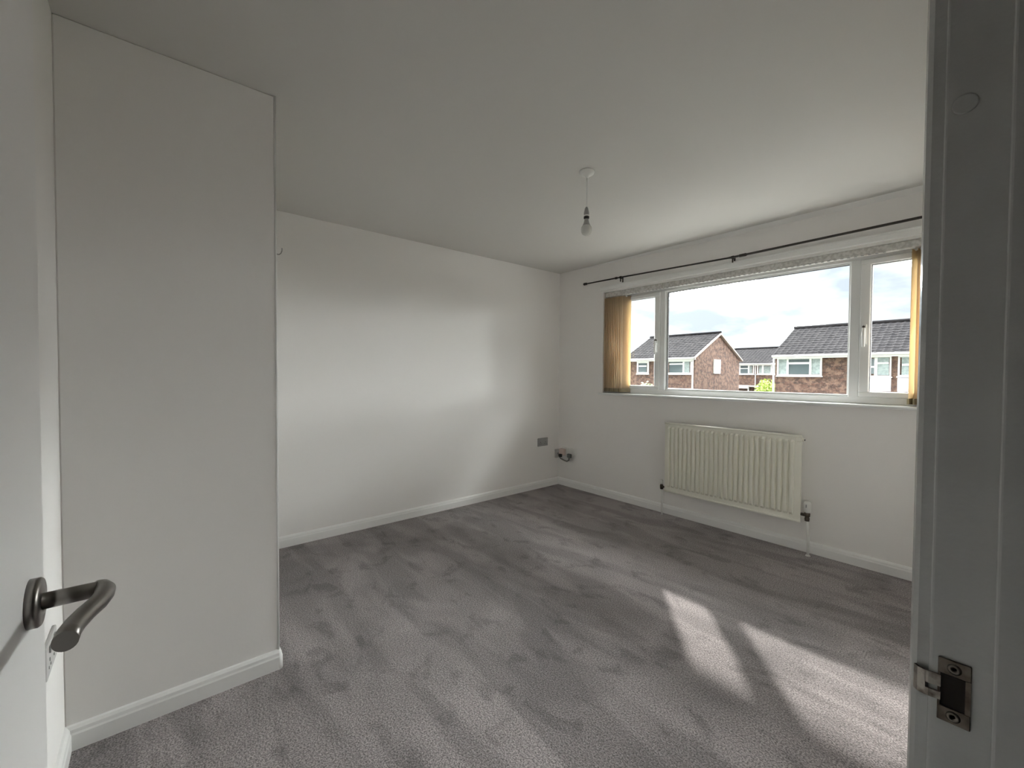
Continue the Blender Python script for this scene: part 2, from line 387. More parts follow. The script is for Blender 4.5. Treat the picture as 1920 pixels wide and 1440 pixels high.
# glazing bead round the fixed light
bd = MB().box(1.206, 2.516, YF+0.02, YF+0.045, 1.066, 1.078, 0.002).box(1.206, 2.516, YF+0.02, YF+0.045, 1.930, 1.942, 0.002)
bd.box(1.206, 1.216, YF+0.02, YF+0.045, 1.078, 1.930, 0.002).box(2.506, 2.516, YF+0.02, YF+0.045, 1.078, 1.930, 0.002)
bd.build('glazing_bead', M_upvc, win)
gk = MB().box(1.216, 1.223, YF+0.020, YF+0.033, 1.078, 1.930).box(1.216, 2.506, YF+0.022, YF+0.032, 1.926, 1.930)
gk.build('gasket', M_gasket, win)
MB().box(1.214, 2.508, YF+0.034, YF+0.040, 1.076, 1.932).build('window_pane', M_glass, win)
for x0, x1, hx in ((WX0+0.045, 1.158, 1.132), (2.572, WX1-0.045, 2.598)):
    y0 = YF-0.012
    sm = MB().box(x0, x1, y0, YF+0.05, 1.066, 1.100, 0.005).box(x0, x1, y0, YF+0.05, 1.906, 1.942, 0.005)
    sm.box(x0, x0+0.052, y0, YF+0.05, 1.096, 1.910, 0.005).box(x1-0.052, x1, y0, YF+0.05, 1.096, 1.910, 0.005)
    cs = sm.build('casement_sash', M_upvc, win)
    g2 = MB().box(x0+0.052, x0+0.055, YF+0.004, YF+0.02, 1.10, 1.906).box(x1-0.055, x1-0.052, YF+0.004, YF+0.02, 1.10, 1.906).box(x0+0.055, x1-0.055, YF+0.004, YF+0.02, 1.903, 1.906)
    g2.build('gasket', M_gasket, cs)
    MB().box(x0+0.050, x1-0.050, YF+0.018, YF+0.024, 1.098, 1.908).build('window_pane', M_glass, cs)
    # espagnolette handle: base plate, dark neck, drop lever
    hd = MB().box(hx-0.012, hx+0.012, y0-0.008, y0, 1.40, 1.53, 0.004).tube([(hx, y0-0.030, 1.505), (hx, y0-0.033, 1.46), (hx, y0-0.030, 1.385)], [0.009, 0.010, 0.007], 10)
    h_ = hd.build('window_handle', M_upvc, cs)
for x_ in (1.132, 2.598): MB().lathe([(0.007, 0), (0.007, 0.026)], (x_, YF-0.020, 1.512), (0, -1, 0), 12).build('handle_neck', M_chrome, win)

# own roof's eaves outside, above the window (cuts the top of the sun patch)
ev = MB().box(-2.0, 5.5, T, 0.86, 2.17, 2.20).box(-2.0, 5.5, 0.84, 0.87, 2.17, 2.36)
tag(ev.build('trim_4', M_fascia), 'boxed eaves overhanging outside above the bedroom window', 'eaves', kind=S)

# ------------------------------------------------------------------ vertical blind
vb = empty('vertical_blind', (1.86, 0.04, WZ1-0.012), 'beige fabric vertical blind drawn back to both ends of the window', 'blind')
MB().box(WX0+0.008, WX1-0.008, 0.022, 0.062, 1.958, WZ1-0.013, 0.003).build('headrail', M_rail, vb)
def vane(cx, ang, zb=1.036, wd=0.089):
    b = bmesh.new(); n = 6; cols = []
    ca, sa = math.cos(ang), math.sin(ang)
    for side in (0, 1):
        row = []
        for i in range(n+1):
            s = (i/n - .5)*wd; c = 0.006*(1-(2*i/n-1)**2) + side*0.0006
            px, py = cx + s*ca - c*sa, 0.045 + s*sa + c*ca
            row.append((b.verts.new((px, py, zb)), b.verts.new((px, py, 1.947))))
        cols.append(row)
    for i in range(n):
        A, B = cols[0][i], cols[0][i+1]; C, D = cols[1][i], cols[1][i+1]
        for q in ((A[0], B[0], B[1], A[1]), (C[0], C[1], D[1], D[0]), (A[0], C[0], D[0], B[0]), (A[1], B[1], D[1], C[1])):
            f = b.faces.new(q); f.smooth = True
    for i in (0, n):
        A, C = cols[0][i], cols[1][i]; b.faces.new((A[0], A[1], C[1], C[0]))
    bmesh.ops.recalc_face_normals(b, faces=list(b.faces))
    mb = MB(); mb._merge(b); v = mb.build('vane', M_fabric, vb)
    wm = MB(); hw = wd*0.47
    P = [(cx + s*ca - t*sa, 0.045 + s*sa + t*ca) for s, t in ((-hw, -0.0015), (hw, -0.0015), (hw, 0.0075), (-hw, 0.0075))]
    wm.prism(P, 'z', zb-0.002, zb+0.032).build('bottom_weight', M_weight, v)
    MB().box(cx-0.004, cx+0.004, 0.040, 0.050, 1.940, 1.960).build('vane_hanger', M_plastic, v)
for i in range(11):
    vane(0.622 + i*0.0205, math.radians(62 + random.uniform(-4, 4) - (14 if i == 10 else 0)))
for i in range(11):
    vane(2.832 + i*0.0240, math.radians(76 + random.uniform(-2, 2)))
# small ball-chain between bottom weights and the carriers in the rail
ch = MB()
for i in range(52): ch.box(0.90+i*0.035, 0.914+i*0.035, 0.0215, 0.034, 1.955, 1.959)
tag(ch.build('carrier_spacers', M_greyp, vb), kind='stuff')

# ------------------------------------------------------------------ curtain pole
PY = -0.038
cp = empty('curtain_pole', (1.8, PY, 2.10), 'long thin dark metal curtain pole fixed above the window', 'curtain pole')
def pz(x):
    for (x0, z0), (x1, z1) in (((0.0, 2.120), (0.81, 2.112)), ((0.81, 2.112), (1.83, 2.092)), ((1.83, 2.092), (2.90, 2.108)), ((2.90, 2.108), (3.3, 2.112))):
        if x <= x1: return z0 + (z1-z0)*(x-x0)/(x1-x0)
MB().tube([(0.41, PY, pz(.41)), (0.81, PY, pz(.81)), (1.83, PY, pz(1.83)), (1.86, PY, pz(1.86))], 0.0065, 12).build('inner_tube', M_pole, cp)
MB().tube([(1.80, PY, pz(1.80)), (1.83, PY, pz(1.83)), (2.90, PY, pz(2.90)), (3.12, PY, pz(3.12))], 0.0080, 12).build('outer_tube', M_pole, cp)
MB().lathe([(0.008, 0), (0.0115, 0.004), (0.0115, 0.05), (0.008, 0.055)], (1.87, PY, pz(1.87)), (1, 0, 0), 14).build('joint_collar', M_pole, cp)
for x, s_ in ((0.41, -1), (3.12, 1)):
    MB().lathe([(0.0075, 0), (0.012, 0.004), (0.012, 0.012), (0.008, 0.016), (0.012, 0.022), (0.013, 0.034), (0.009, 0.042)], (x, PY, pz(x)), (s_, 0, 0), 16).build('finial', M_pole, cp)
for x in (0.815, 1.825, 2.90):
    z = pz(x)
    mb = MB().box(x-0.0065, x+0.0065, -0.004, -0.0005, z-0.046, z+0.008, 0.001)
    mb.tube([(x, -0.002, z-0.010), (x, PY, z-0.008)], 0.004, 8)
    mb.lathe([(0.0095, -0.010), (0.0112, -0.007), (0.0112, 0.007), (0.0095, 0.010)], (x, PY, z), (1, 0, 0), 14)
    mb.tube([(x, PY, z-0.006), (x, PY, z-0.040)], 0.0055, 8)
    mb.build('bracket', M_pole, cp)
MB().lathe([(0.0085, -0.022), (0.011, -0.018), (0.011, 0.0), (0.0085, 0.004)], (0.775, PY, pz(.775)), (1, 0, 0), 14).build('ring_stop', M_pole, cp)

# ------------------------------------------------------------------ radiator
RX0, RX1, RZ0, RZ1, RY = 1.318, 2.312, 0.215, 0.800, -0.085
rad = empty('radiator', (1.815, -0.05, 0), 'white fluted panel radiator on the wall below the window', 'radiator')
nfl = 26; b = bmesh.new(); edge = 0.028
xs = []; pitch_ = (RX1-RX0-2*edge)/nfl
prof = [(RX0, 0.0), (RX0+edge*0.7, 0.0)]
for i in range(nfl):
    x0 = RX0+edge+i*pitch_
    prof += [(x0, 0.0), (x0+pitch_*0.10, 0.0190), (x0+pitch_*0.56, 0.0190), (x0+pitch_*0.66, 0.0), (x0+pitch_*0.98, 0.0)]
prof += [(RX1-edge*0.7, 0.0), (RX1, 0.0)]
ys = [(RZ0, 0), (RZ0+0.040, 0), (RZ0+0.058, 1), (RZ1-0.050, 1), (RZ1-0.034, 0), (RZ1, 0)]
grid = [[b.verts.new((x, RY - d*k, z)) for z, k in ys] for x, d in prof]
for i in range(len(prof)-1):
    for j in range(len(ys)-1):
        b.faces.new((grid[i][j], grid[i+1][j], grid[i+1][j+1], grid[i][j+1]))
mb = MB(); mb._merge(b)
mb.box(RX0, RX1, RY+0.0005, RY+0.014, RZ0, RZ1, 0.003)
mb.build('front_panel', M_rad, rad)
# seams: rolled top and bottom edge
for zz_ in (RZ1-0.006, RZ0+0.006): MB().tube([(RX0, RY-0.001, zz_), (RX1, RY-0.001, zz_)], 0.0075, 10).build('rolled_edge', M_rad, rad)
fins = MB()
for i in range(48): fins.box(RX0+0.03+i*0.0195, RX0+0.032+i*0.0195, -0.068, -0.032, RZ0+0.04, RZ1-0.03)
tag(fins.build('convector_fins', M_rad, rad), kind='stuff')
for x_ in (RX0+0.15, RX1-0.18): MB().box(x_, x_+0.03, -0.035, -0.001, RZ0+0.08, RZ1-0.06).build('wall_bracket', M_rad, rad)
MB().lathe([(0.013, 0), (0.013, 0.010), (0.009, 0.012)], (RX1, RY+0.012, RZ1-0.030), (1, 0, 0), 14).box(RX1-0.03, RX1+0.001, RY-0.004, RY+0.02, RZ1-0.045, RZ1-0.012, 0.003).build('blanking_plug', M_rad, rad)
MB().lathe([(0.005, 0), (0.005, 0.004)], (RX1+0.012, RY+0.012, RZ1-0.030), (1, 0, 0), 10).build('bleed_screw', M_black, rad)
vy = RY+0.012
MB().tube([(RX0, vy, 0.245), (RX0-0.030, vy, 0.245)], 0.008, 10).lathe([(0.013, -0.022), (0.014, -0.005), (0.014, 0.012), (0.009, 0.020)], (RX0-0.032, vy, 0.245), seg=14).build('lockshield_valve', M_chrome, rad)
MB().lathe([(0.0115, 0), (0.0125, 0.006), (0.0115, 0.034), (0.007, 0.040)], (RX0-0.032, vy, 0.266), seg=14).build('lockshield_cap', M_plastic, rad)
tx = RX1+0.036
MB().tube([(RX1, vy, 0.270), (tx, vy, 0.270)], 0.010, 10).lathe([(0.014, -0.040), (0.015, -0.022), (0.012, -0.014), (0.017, -0.008), (0.018, 0.010), (0.014, 0.018)], (tx, vy, 0.272), seg=16).build('valve_body', M_chrome, rad)
tv = MB().lathe([(0.016, 0), (0.021, 0.006), (0.0225, 0.030), (0.0225, 0.056), (0.019, 0.068), (0.010, 0.073)], (tx, vy, 0.289), seg=20).build('thermostatic_head', M_plastic, rad)
MB().box(tx-0.003, tx+0.003, vy-0.0245, vy-0.020, 0.325, 0.345, 0.001).build('dial_mark', M_greyp, tv)
MB().tube([(RX0-0.032, vy, 0.225), (RX0-0.030, vy, 0.16), (RX0-0.028, vy+0.004, 0.0)], 0.0075, 10).build('pipe', M_plastic, rad)
MB().tube([(tx, vy, 0.235), (tx+0.004, vy, 0.17), (tx+0.010, vy-0.004, 0.10), (tx+0.010, vy-0.004, 0.0)], 0.008, 10).lathe([(0.014, 0), (0.014, 0.004), (0.009, 0.010)], (tx+0.010, vy-0.004, 0), seg=14).build('pipe', M_plastic, rad)

# ------------------------------------------------------------------ pendant light
px, py = 1.717, -1.603
pl = empty('pendant_light', (px, py, H), 'bare pendant bulb hanging from a white ceiling rose on a short flex', 'ceiling light')
MB().lathe([(0.040, 0), (0.040, -0.006), (0.037, -0.014), (0.026, -0.021), (0.012, -0.024), (0.010, -0.032), (0.003, -0.034)], (px, py, H), seg=28).build('ceiling_rose', M_plastic, pl)
MB().tube([(px, py, H-0.03), (px+0.001, py, 2.17), (px, py, 2.09)], 0.0028, 8).build('flex', M_plastic, pl)
MB().lathe([(0.004, 0), (0.009, -0.008), (0.014, -0.030), (0.0145, -0.042), (0.0135, -0.046)], (px, py, 2.102), seg=18).build('lamp_holder_cap', M_greyp, pl)
MB().lathe([(0.0135, 0), (0.014, -0.002), (0.014, -0.008), (0.0125, -0.010)], (px, py, 2.060), seg=18).build('lamp_holder_collar', M_plastic, pl)
MB().lathe([(0.0125, 0), (0.015, -0.002), (0.015, -0.012), (0.0115, -0.015)], (px, py, 2.052), seg=18).build('lamp_holder_ring', M_black, pl)
bl = MB().lathe([(0.011, 0), (0.012, -0.008), (0.0155, -0.022), (0.020, -0.032), (0.021, -0.036)], (px, py, 2.038), seg=20).build('bulb_base', M_greyp, pl)
gp = [(0.0205, 0), (0.0265, -0.008), (0.0285, -0.020), (0.0275, -0.032), (0.0225, -0.044), (0.013, -0.052), (0.001, -0.055)]
MB().lathe(gp, (px, py, 2.003), seg=24).build('bulb_globe', mat('frosted_bulb', (0.70, 0.70, 0.66), 0.25), bl)

# ------------------------------------------------------------------ sockets and small wall things
sk = empty('wall_socket', (0, -0.247, 0.44), 'grey double socket plate low on the long wall near the far corner', 'socket')
MB().box(0, 0.009, -0.320, -0.174, 0.440, 0.526, 0.003, 2).build('socket_plate', M_greyp, sk)
for cy in (-0.283, -0.211):
    MB().box(0.009, 0.0105, cy-0.014, cy-0.009, 0.462, 0.468).box(0.009, 0.0105, cy+0.009, cy+0.014, 0.462, 0.468).box(0.009, 0.0105, cy-0.002, cy+0.003, 0.478, 0.486).build('socket_holes', M_black, sk)
    MB().box(0.009, 0.013, cy-0.006, cy+0.006, 0.497, 0.516, 0.001).build('socket_switch', M_greyp, sk)
s2 = empty('wall_socket', (1.56, YS, 0.40), 'white double socket glimpsed edge-on behind the open door', 'socket')
MB().box(1.500, 1.646, YS, YS+0.009, 0.402, 0.488, 0.003, 2).build('socket_plate', M_outlet, s2)
for cx in (1.537, 1.609):
    MB().box(cx-0.014, cx-0.009, YS+0.009, YS+0.0105, 0.424, 0.430).box(cx+0.009, cx+0.014, YS+0.009, YS+0.0105, 0.424, 0.430).box(cx-0.002, cx+0.003, YS+0.009, YS+0.0105, 0.440, 0.448).build('socket_holes', M_greyp, s2)
    MB().box(cx-0.006, cx+0.006, YS+0.009, YS+0.013, 0.462, 0.480, 0.001).build('socket_switch', M_greyp, s2)
# corner cluster: socket, plug-in adaptor, small plug with its lead, aerial lead
s3 = empty('wall_socket', (0.155, 0, 0.33), 'white double socket on the window wall by the far corner, plugs in it', 'socket')
MB().box(0.075, 0.245, -0.030, 0, 0.345, 0.420, 0.004, 2).build('socket_plate', M_plastic, s3)
for x_ in (0.150, 0.210): MB().box(x_, x_+0.012, -0.033, -0.030, 0.395, 0.410, 0.001).build('socket_switch', M_plastic, s3)
pa = empty('plug_adaptor', (0.105, -0.045, 0.33), 'beige plug-in adaptor in the corner socket', 'adaptor')
MB().box(0.070, 0.140, -0.072, -0.030, 0.335, 0.405, 0.008, 2).build('adaptor_body', M_beigep, pa)
MB().box(0.085, 0.125, -0.086, -0.072, 0.318, 0.352, 0.005, 2).build('adaptor_plug', M_black, pa)
pg = empty('electric_plug', (0.20, -0.045, 0.31), 'small dark grey plug in the corner socket beside the beige adaptor', 'plug')
MB().box(0.176, 0.225, -0.058, -0.0305, 0.318, 0.362, 0.008, 2).build('plug_body', mat('dark_grey_plug', (0.13, 0.135, 0.13), 0.5), pg)
MB().tube([(0.20, -0.050, 0.320), (0.20, -0.052, 0.295), (0.17, -0.05, 0.278), (0.12, -0.040, 0.280), (0.06, -0.03, 0.290), (0.03, -0.032, 0.33)], 0.007, 8).build('lead', mat('grey_lead', (0.22, 0.22, 0.20), 0.6), pg)
jb = empty('aerial_outlet', (0, -0.03, 0.33), 'small grey outlet box on the long wall tight in the far corner', 'outlet')
MB().box(0, 0.022, -0.062, -0.004, 0.292, 0.385, 0.004, 2).build('outlet_box', M_outlet, jb)
MB().lathe([(0.008, 0), (0.008, 0.010)], (0.022, -0.033, 0.34), (1, 0, 0), 12).build('outlet_nipple', M_greyp, jb)
# little cup hook on the end of the projecting corner
hk = MB().tube([(XC-0.010, YC, 1.676), (XC-0.010, YC+0.006, 1.676), (XC-0.009, YC+0.014, 1.675), (XC-0.008, YC+0.021, 1.680), (XC-0.007, YC+0.025, 1.690), (XC-0.007, YC+0.0255, 1.702)], 0.0020, 8)
tag(hk.build('cup_hook', M_greyp), 'tiny curled metal hook high on the projecting wall corner', 'hook')

# ------------------------------------------------------------------ doorway lining (latch side) with strike plate
yj = OPEN_R
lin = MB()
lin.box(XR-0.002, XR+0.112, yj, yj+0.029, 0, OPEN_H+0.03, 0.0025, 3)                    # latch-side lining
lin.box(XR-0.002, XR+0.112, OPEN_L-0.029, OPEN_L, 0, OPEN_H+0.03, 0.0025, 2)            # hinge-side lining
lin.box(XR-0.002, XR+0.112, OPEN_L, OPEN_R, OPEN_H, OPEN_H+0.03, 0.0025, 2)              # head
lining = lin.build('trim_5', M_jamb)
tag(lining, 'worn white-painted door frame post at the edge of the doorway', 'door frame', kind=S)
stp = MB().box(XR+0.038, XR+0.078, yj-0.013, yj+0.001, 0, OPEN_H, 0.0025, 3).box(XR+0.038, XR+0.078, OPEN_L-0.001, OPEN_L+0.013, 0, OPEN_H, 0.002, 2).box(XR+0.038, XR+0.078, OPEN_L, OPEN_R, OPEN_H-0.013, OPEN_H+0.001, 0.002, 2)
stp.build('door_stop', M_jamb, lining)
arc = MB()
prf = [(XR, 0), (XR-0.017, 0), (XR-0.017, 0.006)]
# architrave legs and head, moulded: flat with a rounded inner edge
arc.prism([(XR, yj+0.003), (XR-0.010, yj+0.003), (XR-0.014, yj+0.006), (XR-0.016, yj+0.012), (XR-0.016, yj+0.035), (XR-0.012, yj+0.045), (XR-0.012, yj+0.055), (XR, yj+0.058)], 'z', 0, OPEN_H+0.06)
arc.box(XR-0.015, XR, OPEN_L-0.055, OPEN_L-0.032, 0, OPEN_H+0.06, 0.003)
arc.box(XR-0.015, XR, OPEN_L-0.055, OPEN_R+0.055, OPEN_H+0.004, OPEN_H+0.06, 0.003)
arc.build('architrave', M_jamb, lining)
# strike plate with curved lip, latch hole and two screws
PX0, PX1, PZ0, PZ1 = 3.1925, 3.2135, 0.8865, 0.9440
LZ0, LZ1 = 0.900, 0.930
sp = MB()
sp.box(PX0, PX1, yj-0.0022, yj, PZ0, LZ0, 0.0005).box(PX0, PX1, yj-0.0022, yj, LZ1, PZ1, 0.0005).box(PX1-0.0035, PX1, yj-0.0022, yj, LZ0, LZ1).box(PX0, PX0+0.0015, yj-0.0022, yj, LZ0, LZ1)
plate = sp.build('strike_plate', M_plate, lining)
MB().box(PX0+0.0015, PX1-0.0035, yj-0.0009, yj+0.0001, LZ0, LZ1).build('latch_hole', M_dark, plate)
lp = MB()
for za, zb in ((0.9045, 0.9115), (0.9165, 0.9275)):
    lp.prism([(PX0+0.002, yj-0.0022), (PX0-0.006, yj-0.0035), (PX0-0.0135, yj-0.002), (PX0-0.0165, yj+0.002), (PX0-0.0150, yj+0.003), (PX0-0.012, yj-0.0005), (PX0-0.006, yj-0.0015), (PX0+0.002, yj)], 'z', za, zb)
lp.prism([(PX0-0.008, yj-0.0036), (PX0-0.0135, yj-0.002), (PX0-0.0165, yj+0.002), (PX0-0.0150, yj+0.003), (PX0-0.012, yj-0.0005), (PX0-0.008, yj-0.0016)], 'z', 0.9045, 0.9275)
lp.build('plate_lip', M_lip, plate)
for z in (0.8935, 0.9370):
    sx = (PX0+PX1)/2
    MB().lathe([(0.0048, 0), (0.0048, 0.0004), (0.0034, 0.0013), (0.0022, 0.0012), (0.0012, -0.0006)], (sx, yj-0.0022, z), (0, -1, 0), 18).build('screw', mat('worn_screw_%s' % ('low' if z < .9 else 'high'), (0.13, 0.115, 0.10), 0.30, metal=0.9), plate)
# painted-over circular filler patch high on the lining
MB().lathe([(0.0085, 0), (0.0085, 0.0007), (0.007, 0.0014), (0.004, 0.0008)], (3.199, yj, 1.440), (0, -1, 0), 20).build('filled_knot', M_jamb, lining)

# ------------------------------------------------------------------ the door (opened into the room)
PIN = Vector((XR-0.002, OPEN_L-0.004, 0.006))
DW, DT, DH = 0.700, 0.038, 2.015
TH = math.radians(1.6)
door = MB().box(0, DW, 0, DT, 0, DH, 0.002, 2).build('door_1', M_door)
door.location = PIN
# local +x runs from hinge to free edge, local +y is the visible face
door.rotation_euler = (0, 0, 0)
# local x -> world (-cos, sin), local y -> world (sin.., +y): mirror-free basis uses z flipped, so build it by reflecting coordinates
for v in door.data.vertices: v.co.x = -v.co.x
door.data.flip_normals()
door.rotation_euler.z = -TH
tag(door, 'plain white flush door standing open against the back wall, nickel lever on it', 'door', kind=S)
def build_local(mb, name, m, parent): return mb.build(name, m, parent, world=False)
RXD, RZD = -(DW-0.068), 0.944
hs = build_local(MB().lathe([(0.0258, 0), (0.0258, 0.0075), (0.0243, 0.0095), (0.012, 0.0100)], (RXD, DT, RZD), (0, 1, 0), 32), 'handle_rose', M_steel, door)
lv = [(RXD, DT+0.008, RZD), (RXD, DT+0.030, RZD), (RXD, DT+0.052, RZD)]
build_local(MB().tube(lv, [0.0088, 0.0086, 0.0086], 20), 'handle_stalk', M_steel, hs)
n0 = DT+0.056
arm = [(-0.010, -0.004), (-0.004, 0.000), (0.008, 0.004), (0.022, 0.004), (0.040, 0.001), (0.060, -0.006), (0.080, -0.011), (0.098, -0.0135), (0.114, -0.0135)]
build_local(MB().tube([(RXD+a, n0+b_, RZD) for a, b_ in arm], [0.0068, 0.0084, 0.0092, 0.0092, 0.0090, 0.0090, 0.0091, 0.0093, 0.0094], 22), 'lever_arm', M_steel, hs)
for hz in (0.22, 1.0, 1.78):
    build_local(MB().tube([(0.003, -0.003, hz), (0.003, -0.003, hz+0.075)], 0.005, 10), 'hinge', M_steel, door)

# ------------------------------------------------------------------ outside
ZG = -2.62
tag(MB().box(-60, 40, 0.3, 90, ZG-0.1, ZG).build('ground', M_asphalt), 'grey tarmac between the houses outside', 'ground', kind=S)
tag(MB().box(-12, 12, 0.3, 12.0, ZG, ZG+0.03).build('bounce_slab', M_bounce), 'unseen pale slab added below the window to bounce light onto the ceiling', 'reflector', kind=S)  # added out of view: reflects daylight up through the window to the ceiling
tag(MB().box(-28, 14, 14, 22.0, ZG, ZG+0.05).build('lawn', M_grass), 'strip of grass in front of the brick houses', 'lawn', kind=S)

def roof_tiles(name, parent, x0, x1, ye, ze, yr, zr, step=0.34, wid=0.30):
    """one slope of overlapping interlocking tiles, each a small humped slab, joined into one mesh"""
    L_ = math.hypot(yr-ye, zr-ze); nr = int(round(L_/step)); nc = int(round((x1-x0)/wid)); cw = (x1-x0)/nc
    dy, dz = (yr-ye)/L_, (zr-ze)/L_; ny, nz = -dz*(1 if yr > ye else -1), abs(dy)
    if yr < ye: ny = -ny; 
    ny = -dz if yr > ye else dz
    vs, fs = [], []
    for r in range(nr):
        a, bb = r*step-0.02, min((r+1)*step+0.03, L_)
        for c in range(nc):
            X = x0+c*cw; j = random.uniform(-0.006, 0.006); k = len(vs)
            for (s, lift) in ((a, 0.040+j), (bb, 0.022)):
                for fx, hump in ((0.0, 0.0), (0.30, 0.026), (0.62, 0.0), (0.985, 0.0)):
                    h = lift+hump
                    vs.append((X+fx*cw, ye+dy*s+ny*h, ze+dz*s+nz*h))
            for q in range(3): fs.append((k+q, k+q+1, k+5+q, k+4+q))
            b0 = len(vs)
            for fx in (0.0, 0.30, 0.62, 0.985): vs.append((X+fx*cw, ye+dy*a, ze+dz*a))
            for q in range(3): fs.append((b0+q, b0+q+1, k+q+1, k+q))
    me = bpy.data.meshes.new(name); off = world_loc(parent)
    me.from_pydata([(x-off.x, y-off.y, z-off.z) for x, y, z in vs], [], fs); me.materials.append(M_tile)
    o = bpy.data.objects.new(name, me); COL.objects.link(o); o.parent = parent; o['kind'] = 'stuff'
    return o

def house_window(parent, x0, x1, z0, z1, y, lights, fw=0.07):
    """lights: list of (x0, x1, list of (z0, z1), 'd' or 'n')"""
    mb = MB()
    ed = [x0]
    mb.box(x0, x1, y-0.06, y+0.02, z0, z0+fw, 0.0).box(x0, x1, y-0.06, y+0.02, z1-fw, z1)
    mb.box(x0, x0+fw, y-0.06, y+0.02, z0+fw, z1-fw).box(x1-fw, x1, y-0.06, y+0.02, z0+fw, z1-fw)
    mb.box(x0-0.04, x1+0.04, y-0.10, y, z0-0.05, z0)
    xs = sorted(lights, key=lambda q: q[0])
    for a, c in zip(xs[:-1], xs[1:]): mb.box(a[1], c[0], y-0.055, y+0.02, z0+fw, z1-fw)
    for lx0, lx1, rows, k in xs:
        rr = sorted(rows)
        for a, c in zip(rr[:-1], rr[1:]): mb.box(lx0, lx1, y-0.05, y+0.02, a[1], c[0])
    f = mb.build('house_window', M_fascia, parent)
    for lx0, lx1, rows, k in xs:
        for a, c in rows:
            MB().box(lx0-0.01, lx1+0.01, y-0.02, y-0.01, a-0.01, c+0.01).build('pane', M_dpane if k == 'd' else M_npane, f)
    return f

def house(name, label, x0, x1, yf, depth, zr=4.15, catslide=0.0):
    h = empty(name, ((x0+x1)/2, yf, ZG), label, 'house')
    yr = yf+depth/2; ze = 2.42
    wl = MB().prism([(yf, ZG), (yf+depth, ZG), (yf+depth, ze), (yr, zr-0.12), (yf, ze)], 'x', x0, x1)
    wl.build('brick_wall', M_brick, h)
    roof_tiles('roof_tiles', h, x0-0.12, x1+0.12, yf-0.30, ze-0.12, yr, zr)
    roof_tiles('roof_tiles', h, x0-0.12, x1+0.12, yf+depth+0.30, ze-0.12, yr, zr)
    MB().prism([(yf-0.28, ze-0.19), (yf-0.28, ze-0.135), (yr, zr-0.02), (yf+depth+0.28, ze-0.135), (yf+depth+0.28, ze-0.19), (yr, zr-0.10)], 'x', x0-0.10, x1+0.10).build('roof_deck', M_verge, h)
    MB().tube([(x0-0.13, yr, zr+0.06), (x1+0.13, yr, zr+0.06)], 0.10, 10).build('ridge', M_tile, h)
    MB().box(x0-0.05, x1+0.05, yf-0.24, yf+0.0, ze-0.20, ze-0.13).box(x0-0.05, x1+0.05, yf-0.27, yf-0.24, ze-0.26, ze-0.06).build('fascia', M_fascia, h)
    MB().tube([(x0-0.08, yf-0.32, ze-0.12), (x1+0.08, yf-0.32, ze-0.12)], 0.055, 10).build('gutter', M_fascia, h)
    return h

# left house with gable towards us
hA = house('brick_house', 'brick house with gable end and grey tiled roof, seen through the window left of centre', -15.75, -10.43, 23.8, 6.9)
house_window(hA, -14.78, -13.80, 1.27, 2.16, 23.8, [(-14.62, -14.0, [(1.38, 1.78), (1.88, 2.06)], 'd')], 0.12)
house_window(hA, -12.40, -10.62, 1.27, 2.18, 23.8, [(-12.22, -11.25, [(1.38, 1.90), (1.99, 2.10)], 'd'), (-11.13, -10.80, [(1.38, 2.10)], 'n')], 0.09)
MB().tube([(-10.53, 23.70, ZG), (-10.53, 23.70, 2.20)], 0.05, 8).build('downpipe', M_fascia, hA)
gw = MB().box(-10.45, -10.36, 26.42, 27.40, 1.32, 2.30).build('gable_window', M_fascia, hA)
MB().box(-10.36, -10.345, 26.54, 27.28, 1.44, 1.80).box(-10.36, -10.345, 26.54, 27.28, 1.86, 2.18).build('pane', M_npane, gw)
# bargeboards on the gable
for s_ in (0, 1):
    y0_, y1_ = (23.50, 27.25) if s_ == 0 else (31.0, 27.25)
    MB().prism([(y0_, 2.26), (y0_, 2.36), (y1_, 4.18), (y1_, 4.06)], 'x', -10.36, -10.28).build('verge_board', M_verge, hA)
MB().box(-15.7, -9.9, 22.7, 23.8, 0.12, 0.28).build('porch_roof', M_flat, hA)
MB().box(-15.7, -9.9, 22.62, 22.70, 0.10, 0.34).build('porch_fascia', M_fascia, hA)
for x_ in (-15.4, -10.2): MB().box(x_, x_+0.1, 22.75, 22.85, ZG, 0.12).build('porch_post', M_fascia, hA)

# right terrace
hB = house('brick_house', 'long brick terrace with white panels and grey pantiled roof, seen right of the window centre', -5.80, 7.5, 24.1, 7.0)
house_window(hB, -5.70, -3.55, 1.19, 2.20, 24.1, [(-5.60, -5.22, [(1.28, 2.12)], 'n'), (-5.12, -4.13, [(1.30, 1.84), (1.95, 2.12)], 'd'), (-4.03, -3.64, [(1.30, 2.12)], 'n')], 0.08)
house_window(hB, -1.64, -0.74, 1.17, 2.18, 24.1, [(-1.58, -1.38, [(1.32, 1.62), (1.70, 2.06)], 'd'), (-1.26, -0.84, [(1.26, 1.80), (1.88, 2.10)], 'n')], 0.06)
house_window(hB, -0.50, 0.62, 1.19, 2.18, 24.1, [(-0.36, 0.04, [(1.26, 1.70), (1.80, 2.10)], 'n'), (0.14, 0.52, [(1.26, 2.10)], 'd')], 0.07)
for x_, x2_ in ((-1.64, -0.74), (-0.50, 0.62)): MB().box(x_, x2_, 24.02, 24.1, 0.46, 1.12).build('cladding_panel', M_clad, hB)
for k in range(3):
    X = 2.2+k*2.4
    house_window(hB, X, X+1.7, 1.19, 2.18, 24.1, [(X+0.10, X+0.75, [(1.28, 2.10)], 'n'), (X+0.85, X+1.60, [(1.28, 1.80), (1.88, 2.10)], 'd')], 0.07)
